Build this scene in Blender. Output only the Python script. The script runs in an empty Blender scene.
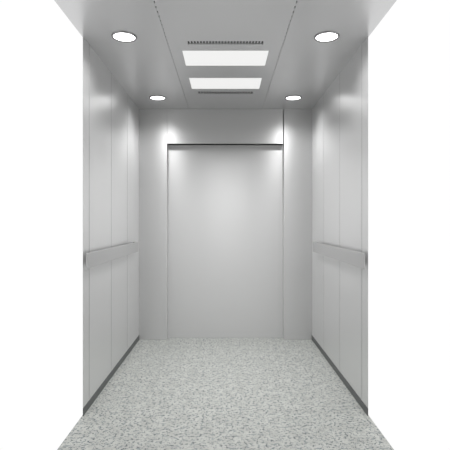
import bpy, bmesh, math
from mathutils import Vector
S = bpy.context.scene
C = S.collection
# ---------------------------------------------------------------- camera
D = 4.30          # distance from the camera to the rear wall
F = 430.0         # focal length in pixels of the 450 px frame
EYE = 1.18
H = 2.307         # car height
W = 0.865         # half width of the car
Y0 = 0.607 * D    # front end of the side walls
YF = -0.20        # front edge of floor and ceiling
cam_d = bpy.data.cameras.new('camera')
cam_d.sensor_width = 36.0
cam_d.lens = F / 450.0 * 36.0
cam_d.shift_x = -0.5 / 450.0
cam_d.shift_y = -3.3 / 450.0
cam_d.clip_start = 0.02
cam = bpy.data.objects.new('camera', cam_d)
cam.location = (0, 0, EYE)
cam.rotation_euler = (math.radians(90), 0, 0)
C.objects.link(cam)
S.camera = cam
# ---------------------------------------------------------------- world, exposure
w = bpy.data.worlds.new('white_surround')  # plain white backdrop, added as light from outside; no real lobby
S.world = w
w.use_nodes = True
w.node_tree.nodes['Background'].inputs[0].default_value = (1, 1, 1, 1)
w.node_tree.nodes['Background'].inputs[1].default_value = 1.01
S.view_settings.view_transform = 'Standard'
S.view_settings.look = 'None'
S.view_settings.gamma = 1
S.view_settings.exposure = 0.0
S.view_settings.use_curve_mapping = False
DOWNLIGHT = 5.0
PANEL = 0.80
SPOT_W = 27.0
AREA_W = 8.0

# ---------------------------------------------------------------- materials
def new_mat(name):
    m = bpy.data.materials.new(name); m.use_nodes = True
    return m, m.node_tree, m.node_tree.nodes['Principled BSDF']

def steel(name, col, rough, metal=1.0, grain=0.012, stretch=(60, 60, 8), aniso=0.0):
    m, nt, b = new_mat(name)
    b.inputs['Metallic'].default_value = metal
    if aniso:      # horizontal hairline grain: highlights spread up and down
        b.inputs['Anisotropic'].default_value = aniso
        cv = nt.nodes.new('ShaderNodeCombineXYZ'); cv.inputs[2].default_value = 1.0
        nt.links.new(cv.outputs[0], b.inputs['Tangent'])
    tc = nt.nodes.new('ShaderNodeTexCoord')
    mp = nt.nodes.new('ShaderNodeMapping'); mp.inputs['Scale'].default_value = stretch
    nz = nt.nodes.new('ShaderNodeTexNoise'); nz.inputs['Scale'].default_value = 14
    nz.inputs['Detail'].default_value = 3
    nt.links.new(tc.outputs['Object'], mp.inputs[0]); nt.links.new(mp.outputs[0], nz.inputs[0])
    r = nt.nodes.new('ShaderNodeMapRange')
    r.inputs['To Min'].default_value = 1 - grain; r.inputs['To Max'].default_value = 1 + grain
    nt.links.new(nz.outputs[0], r.inputs[0])
    mx = nt.nodes.new('ShaderNodeVectorMath'); mx.operation = 'SCALE'
    mx.inputs[0].default_value = col
    nt.links.new(r.outputs[0], mx.inputs['Scale'])
    nt.links.new(mx.outputs[0], b.inputs['Base Color'])
    r2 = nt.nodes.new('ShaderNodeMapRange')
    r2.inputs['To Min'].default_value = rough * 0.97; r2.inputs['To Max'].default_value = rough * 1.03
    nt.links.new(nz.outputs[0], r2.inputs[0])
    nt.links.new(r2.outputs[0], b.inputs['Roughness'])
    return m

def plain(name, col, rough=0.6, metal=0.0):
    m, nt, b = new_mat(name)
    b.inputs['Base Color'].default_value = (*col, 1)
    b.inputs['Roughness'].default_value = rough
    b.inputs['Metallic'].default_value = metal
    return m

def glow(name, col, s):
    m, nt, b = new_mat(name)
    b.inputs['Base Color'].default_value = (0.12, 0.12, 0.12, 1)
    b.inputs['Roughness'].default_value = 0.6
    b.inputs['Emission Color'].default_value = (*col, 1)
    b.inputs['Emission Strength'].default_value = s
    return m

M_WALL = steel('brushed_steel', (0.63, 0.63, 0.63), 0.32, metal=0.5, aniso=0.5)
M_WALL.node_tree.nodes['Principled BSDF'].inputs['Coat Weight'].default_value = 1.0
M_WALL.node_tree.nodes['Principled BSDF'].inputs['Coat IOR'].default_value = 1.5
M_WALL.node_tree.nodes['Principled BSDF'].inputs['Coat Roughness'].default_value = 0.28
M_REAR = steel('brushed_steel_rear', (0.63, 0.63, 0.63), 0.46, metal=0.62, aniso=0.75)
M_CEIL = steel('ceiling_steel', (0.66, 0.66, 0.665), 0.28, metal=0.6, stretch=(60, 4, 60))
M_RAIL = steel('rail_steel', (0.50, 0.50, 0.50), 0.42, metal=0.6, stretch=(60, 4, 60))
M_DARK = plain('black_gap', (0.02, 0.02, 0.02), 0.8)
M_SKIRT = plain('dark_skirting_metal', (0.085, 0.09, 0.09), 0.45)
M_BACKING = plain('grey_backing_metal', (0.05, 0.05, 0.05), 0.6)
M_RING = steel('lamp_ring_steel', (0.30, 0.30, 0.30), 0.35, grain=0.01)
M_LAMP = glow('downlight_lens', (1, 1, 1), DOWNLIGHT)
M_PANEL = glow('panel_diffuser', (1.0, 1.0, 0.99), PANEL)

def granite():
    m, nt, b = new_mat('speckled_granite')
    N = nt.nodes; L = nt.links
    tc = N.new('ShaderNodeTexCoord')
    def noise(scale, detail, rough=0.5):
        n = N.new('ShaderNodeTexNoise'); n.inputs['Scale'].default_value = scale
        n.inputs['Detail'].default_value = detail; n.inputs['Roughness'].default_value = rough
        L.new(tc.outputs['Object'], n.inputs[0]); return n
    def ramp(src, a, bb):
        r = N.new('ShaderNodeMapRange'); r.interpolation_type = 'SMOOTHSTEP'
        r.inputs['From Min'].default_value = a; r.inputs['From Max'].default_value = bb
        L.new(src, r.inputs[0]); return r.outputs[0]
    def mix(f, c1, c2):
        x = N.new('ShaderNodeMix'); x.data_type = 'RGBA'
        L.new(f, x.inputs[0])
        for i, c in ((6, c1), (7, c2)):
            if isinstance(c, tuple): x.inputs[i].default_value = (*c, 1)
            else: L.new(c, x.inputs[i])
        return x.outputs[2]
    big = noise(14, 2)
    col = mix(ramp(big.outputs[0], 0.35, 0.65), (0.35, 0.355, 0.334), (0.42, 0.426, 0.402))
    mid = noise(48, 3, 0.7)
    col = mix(ramp(mid.outputs[0], 0.53, 0.59), col, (0.20, 0.225, 0.225))
    sm = noise(62, 3, 0.7)
    col = mix(ramp(sm.outputs[0], 0.572, 0.60), col, (0.035, 0.05, 0.065))
    lt = noise(150, 1)
    col = mix(ramp(lt.outputs[0], 0.62, 0.70), col, (0.50, 0.51, 0.49))
    L.new(col, b.inputs['Base Color'])
    b.inputs['Roughness'].default_value = 0.45
    b.inputs['Specular IOR Level'].default_value = 0.35
    return m
M_FLOOR = granite()

# ---------------------------------------------------------------- helpers
def box(bm, x0, x1, y0, y1, z0, z1):
    v = [bm.verts.new((x, y, z)) for x in (x0, x1) for y in (y0, y1) for z in (z0, z1)]
    for f in ((0, 1, 3, 2), (4, 6, 7, 5), (0, 4, 5, 1), (2, 3, 7, 6), (0, 2, 6, 4), (1, 5, 7, 3)):
        bm.faces.new([v[i] for i in f])

def obj(name, bm, mat, parent=None, bevel=0.0, smooth=False, solid=0.0, off=1.0):
    bmesh.ops.remove_doubles(bm, verts=bm.verts, dist=1e-5)
    bmesh.ops.recalc_face_normals(bm, faces=bm.faces)
    me = bpy.data.meshes.new(name); bm.to_mesh(me); bm.free()
    me.materials.append(mat)
    if smooth:
        for p in me.polygons: p.use_smooth = True
    o = bpy.data.objects.new(name, me); C.objects.link(o)
    if parent: o.parent = parent
    if solid:
        s = o.modifiers.new('thickness', 'SOLIDIFY'); s.thickness = solid; s.offset = off
    if bevel:
        b = o.modifiers.new('edges', 'BEVEL'); b.width = bevel; b.segments = 3; b.limit_method = 'ANGLE'
    return o

def struct(o, label, cat):
    o['kind'] = 'structure'; o['label'] = label; o['category'] = cat
    return o

def thing(name, label, cat, loc, group=None, rz=0.0):
    o = bpy.data.objects.new(name, None); o.empty_display_size = 0.05
    C.objects.link(o); o.location = loc; o.rotation_euler = (0, 0, rz)
    o['label'] = label; o['category'] = cat
    if group: o['group'] = group
    return o

def dup(root, loc, label, rz=0.0):
    r = root.copy(); C.objects.link(r); r.location = loc; r.rotation_euler = (0, 0, rz); r['label'] = label
    for ch in list(root.children):
        c = ch.copy(); C.objects.link(c); c.parent = r
        for g in ch.children:
            d = g.copy(); C.objects.link(d); d.parent = c
    return r

# ---------------------------------------------------------------- floor
bm = bmesh.new(); box(bm, -W - 0.007, W + 0.007, YF, D + 0.1, -0.03, 0.0)
struct(obj('floor', bm, M_FLOOR), 'light grey speckled granite floor of the lift car', 'floor')

# ---------------------------------------------------------------- side walls with seams
GAP = 0.006
seams = [D / 1.575, D / 1.320, D / 1.135]
for side, nm in ((-1, 'left'), (1, 'right')):
    bm = bmesh.new()
    xs = sorted((side * (W + 0.0015), side * (W + 0.006)))
    box(bm, xs[0], xs[1], Y0 + 0.03, D + 0.1, 0.051, H)
    wall = struct(obj('wall_' + nm, bm, M_BACKING), 'brushed steel side wall on the %s of the lift car, in tall panels' % nm, 'wall')
    edges = [Y0] + seams + [D]
    xs = sorted((side * W, side * (W + 0.0015)))
    for i in range(4):
        a = edges[i] + (GAP / 2 if i else 0); b = edges[i + 1] - (GAP / 2 if i < 3 else 0)
        bm = bmesh.new(); box(bm, xs[0], xs[1], a, b, 0.047, H)
        obj('wall_panel', bm, M_WALL, wall, bevel=0.0006)
    bm = bmesh.new()
    xs = sorted((side * (W - 0.003), side * (W + 0.0015)))
    box(bm, xs[0], xs[1], Y0, D, 0.0, 0.046)
    struct(obj('baseboard_' + nm, bm, M_SKIRT, bevel=0.001), 'narrow dark skirting strip along the foot of the %s wall' % nm, 'baseboard')

# ---------------------------------------------------------------- rear wall
R = 0.073          # recess of the wide middle panel
X1 = 0.585
ZH = EYE + 0.78    # lower edge of the header
bm = bmesh.new(); box(bm, -W - 0.045, W + 0.045, D + R + 0.012, D + R + 0.05, -0.03, H)
rear = struct(obj('wall_back', bm, M_BACKING), 'brushed steel rear wall with a wide recessed panel under a header', 'wall')
for s in (-1, 1):
    xs = sorted((s * X1, s * W))
    bm = bmesh.new(); box(bm, xs[0], xs[1], D, D + R + 0.012, 0.0, H)
    obj('side_panel', bm, M_REAR, rear, bevel=0.001)
bm = bmesh.new(); box(bm, -X1, X1, D + R, D + R + 0.012, 0.0, ZH)
obj('recessed_panel', bm, M_REAR, rear)
bm = bmesh.new(); box(bm, -X1 + 0.0005, X1 - 0.008, D + 0.001, D + R - 0.002, ZH, H)
obj('header_panel', bm, M_REAR, rear, bevel=0.002)

# ---------------------------------------------------------------- added unseen wall behind the viewer, dims reflections in the rear wall
bm = bmesh.new(); box(bm, -W - 0.007, W + 0.007, YF - 0.03, YF, -0.03, H + 0.09)
struct(obj('wall_front_added', bm, M_BACKING), 'added grey wall behind the viewer, unseen, dims reflections in the rear wall', 'wall')

# ---------------------------------------------------------------- ceiling
TH = 0.01
def cyY(v): return 112.7 / v * D
P1 = (cyY(171.3), cyY(155.9)); P2 = (cyY(143.9), cyY(132.8)); PX = 0.288
V1 = (cyY(180.5), cyY(177.3)); V2 = (cyY(130.0), cyY(127.9)); VX = 0.2415
LX = 0.616; LY = (cyY(185.2), cyY(124.1)); LR = 0.070; SQ = 0.1
SX = 0.365; SG = 0.003
bm = bmesh.new(); box(bm, -W - 0.007, W + 0.007, YF, D + 0.1, H + 0.07, H + 0.09)
ceil = struct(obj('ceiling', bm, M_DARK), 'grey steel ceiling of the lift car with two dotted seams', 'ceiling')

def sheet(bm, x0, x1, y0, y1, holes, z=H):
    xs = sorted({x0, x1, *[h[0] for h in holes], *[h[1] for h in holes]})
    ys = sorted({y0, y1, *[h[2] for h in holes], *[h[3] for h in holes]})
    for i in range(len(xs) - 1):
        for j in range(len(ys) - 1):
            cx, cy = (xs[i] + xs[i + 1]) / 2, (ys[j] + ys[j + 1]) / 2
            if any(h[0] < cx < h[1] and h[2] < cy < h[3] for h in holes): continue
            bm.faces.new([bm.verts.new(p) for p in ((xs[i], ys[j], z), (xs[i + 1], ys[j], z), (xs[i + 1], ys[j + 1], z), (xs[i], ys[j + 1], z))])

def round_hole(bm, cx, cy, r, s, z=H):
    n = 64; ci = []; sq = []
    for k in range(n):
        a = 2 * math.pi * (k + 0.5) / n; c, d = math.cos(a), math.sin(a)
        ci.append(bm.verts.new((cx + r * c, cy + r * d, z)))
        m = max(abs(c), abs(d)); sq.append(bm.verts.new((cx + s * c / m, cy + s * d / m, z)))
    for k in range(n):
        q = (k + 1) % n
        bm.faces.new((ci[k], sq[k], sq[q], ci[q]))
    for a in (1, 3, 5, 7):     # corners of the square
        an = a * math.pi / 4; k = int(a * n / 8 - 1) % n
        cv = bm.verts.new((cx + s * math.copysign(1, math.cos(an)), cy + s * math.copysign(1, math.sin(an)), z))
        bm.faces.new((sq[k], cv, sq[(k + 1) % n]))

def lift_up(o):
    m = o.modifiers['thickness']
    # grow upward whatever the normal direction is
    up = sum(p.normal.z for p in o.data.polygons) > 0
    m.offset = 1.0 if up else -1.0

bm = bmesh.new()
sheet(bm, -SX + SG, SX - SG, YF, D + R, [(-PX, PX, *P1), (-PX, PX, *P2), (-VX - .004, VX + .004, V1[0] - .004, V1[1] + .004), (-VX - .004, VX + .004, V2[0] - .004, V2[1] + .004)])
lift_up(obj('middle_panel', bm, M_CEIL, ceil, solid=TH))
for s in (-1, 1):
    bm = bmesh.new()
    a, b = sorted((s * (SX + SG), s * (W + 0.007)))
    holes = [(s * LX - SQ, s * LX + SQ, y - SQ, y + SQ) for y in LY]
    sheet(bm, a, b, YF, D + R, holes)
    for y in LY: round_hole(bm, s * LX, y, LR, SQ)
    lift_up(obj('side_panel', bm, M_CEIL, ceil, solid=TH))
    # perforated joint strip
    bm = bmesh.new()
    hs = []; y = 1.0
    while y < D - 0.02:
        hs.append((s * SX - 0.0029, s * SX + 0.0029, y, y + 0.022)); y += 0.052
    sheet(bm, s * SX - SG, s * SX + SG, YF, D + R, hs)
    lift_up(obj('perforated_seam', bm, M_CEIL, ceil, solid=TH * 0.6))
    
# ---------------------------------------------------------------- handrails
ZR0, ZR1 = EYE - 0.279, EYE - 0.187
RP = 0.05          # how far the face stands off the wall
YR0 = F * (W - RP) / 138.5; YR1 = F * (W - RP) / 87.2
def handrail(side, label):
    t = thing('handrail', label, 'handrail', (side * W, YR0, 0), 'steel handrails on the side walls')
    # flat face bar running along the wall, its near end bent back to the wall
    bm = bmesh.new()
    n = 8; r = 0.008; th = 0.006; L = YR1 - YR0
    # path seen from above: straight face, then a rounded far end returning to the wall
    outer = [(-RP, 0)]; inner = [(-RP + th, 0)]
    for k in range(n + 1):
        a = math.pi / 2 * k / n
        outer.append((-(RP - r) - r * math.cos(a), L - r + r * math.sin(a)))
        inner.append((-(RP - r) - (r - th) * math.cos(a), L - r + (r - th) * math.sin(a)))
    outer.append((0, L)); inner.append((0, L - th))
    rings = []
    for (ox, oy), (ix, iy) in zip(outer, inner):
        rings.append([bm.verts.new(p) for p in ((side * ox, oy, ZR0), (side * ox, oy, ZR1), (side * ix, iy, ZR1), (side * ix, iy, ZR0))])
    for a, b in zip(rings, rings[1:]):
        for k in range(4):
            bm.faces.new((a[k], a[(k + 1) % 4], b[(k + 1) % 4], b[k]))
    bm.faces.new(rings[0]); bm.faces.new(rings[-1])
    obj('rail_bar', bm, M_RAIL, t, bevel=0.0015)
    for yy in (0.20, L / 2, L - 0.15):
        bm = bmesh.new()
        a, b = sorted((0, -side * (RP - 0.009)))
        box(bm, a, b, yy - 0.012, yy + 0.012, ZR0 + 0.02, ZR1 - 0.03)
        a, b = sorted((0, -side * 0.005))
        box(bm, a, b, yy - 0.025, yy + 0.025, ZR0 + 0.005, ZR1 - 0.015)
        obj('bracket', bm, M_SKIRT, t)
    return t
handrail(-1, 'flat steel handrail on the left wall of the lift')
handrail(1, 'flat steel handrail on the right wall of the lift')

# ---------------------------------------------------------------- downlights
def downlight(loc, label):
    t = thing('downlight', label, 'ceiling light', loc, 'round recessed ceiling downlights')
    bm = bmesh.new(); n = 64
    prof = [(0.0655, 0.004), (0.0655, -0.006), (0.067, -0.0075), (0.072, -0.0075), (0.0745, -0.006), (0.0755, 0.0)]
    rings = [[bm.verts.new((r * math.cos(2 * math.pi * k / n), r * math.sin(2 * math.pi * k / n), z)) for k in range(n)] for r, z in prof]
    for a, b in zip(rings, rings[1:]):
        for k in range(n): bm.faces.new((a[k], a[(k + 1) % n], b[(k + 1) % n], b[k]))
    obj('trim_ring', bm, M_RING, t, smooth=True)
    bm = bmesh.new()
    prof = [(0.0652, 0.008), (0.0652, -0.002), (0.055, -0.003), (0.03, -0.0035)]
    rings = [[bm.verts.new((r * math.cos(2 * math.pi * k / n), r * math.sin(2 * math.pi * k / n), z)) for k in range(n)] for r, z in prof]
    for a, b in zip(rings, rings[1:]):
        for k in range(n): bm.faces.new((a[k], a[(k + 1) % n], b[(k + 1) % n], b[k]))
    bm.faces.new(rings[0]); bm.faces.new(rings[-1])
    obj('lamp_lens', bm, M_LAMP, t, smooth=True)
    add_light('SPOT', 'lamp_beam', (0, 0, -0.014), SPOT_W, t, spot_size=math.radians(155), spot_blend=1.0, shadow_soft_size=0.065)
    return t
def add_light(kind, name, loc, power, root, **kw):
    d = bpy.data.lights.new(name, kind); d.energy = power
    for k, v in kw.items(): setattr(d, k, v)
    o = bpy.data.objects.new(name, d); C.objects.link(o); o.parent = root; o.location = loc
    return o
d0 = downlight((-LX, LY[0], H), 'round white downlight at the upper left, larger and nearer of the left pair')
dup(d0, (LX, LY[0], H), 'round white downlight at the upper right, larger and nearer of the right pair')
dup(d0, (-LX, LY[1], H), 'smaller round white downlight on the left, close to the rear wall')
dup(d0, (LX, LY[1], H), 'smaller round white downlight on the right, close to the rear wall')

# ---------------------------------------------------------------- rectangular light panels
def light_panel(P, label):
    yc = (P[0] + P[1]) / 2; hy = (P[1] - P[0]) / 2
    t = thing('light_panel', label, 'ceiling light', (0, yc, H), 'rectangular ceiling light panels')
    bm = bmesh.new(); e = 0.002
    for (a, b, c, d) in ((-PX + .0005, -PX + e, -hy + .0005, hy - .0005), (PX - e, PX - .0005, -hy + .0005, hy - .0005), (-PX + e, PX - e, -hy + .0005, -hy + e), (-PX + e, PX - e, hy - e, hy - .0005)):
        box(bm, a, b, c, d, -0.0005, 0.03)
    obj('frame', bm, M_RING, t)
    bm = bmesh.new(); box(bm, -PX + e, PX - e, -hy + e, hy - e, 0.0, 0.02)
    obj('diffuser', bm, M_PANEL, t)
    add_light('AREA', 'panel_beam', (0, 0, -0.002), AREA_W, t, shape='RECTANGLE', size=2 * PX - 0.01, size_y=2 * hy - 0.01, spread=math.radians(128))
light_panel(P1, 'glowing white rectangular ceiling panel, upper and larger of the two in the photo')
light_panel(P2, 'glowing white rectangular ceiling panel, lower and smaller of the two, nearer the rear wall')

# ---------------------------------------------------------------- air vents
def vent(V, n, label):
    yc = (V[0] + V[1]) / 2; hy = (V[1] - V[0]) / 2
    t = thing('ceiling_vent', label, 'vent', (0, yc, H), 'slotted ceiling air vents')
    bm = bmesh.new(); p = 2 * VX / n
    hs = [(-VX + p * (k + .2), -VX + p * (k + .8), -hy, hy) for k in range(n)]
    sheet(bm, -VX - .0035, VX + .0035, -hy - .0035, hy + .0035, hs, z=0.0)
    lift_up(obj('slotted_grille', bm, M_CEIL, t, solid=0.004))
    bm = bmesh.new(); box(bm, -VX - .003, VX + .003, -hy - .003, hy + .003, 0.02, 0.05)
    obj('air_box', bm, M_DARK, t)
vent(V1, 25, 'longer row of short black air slots above the larger light panel')
vent(V2, 20, 'shorter row of small black air slots between the smaller light panel and rear wall')
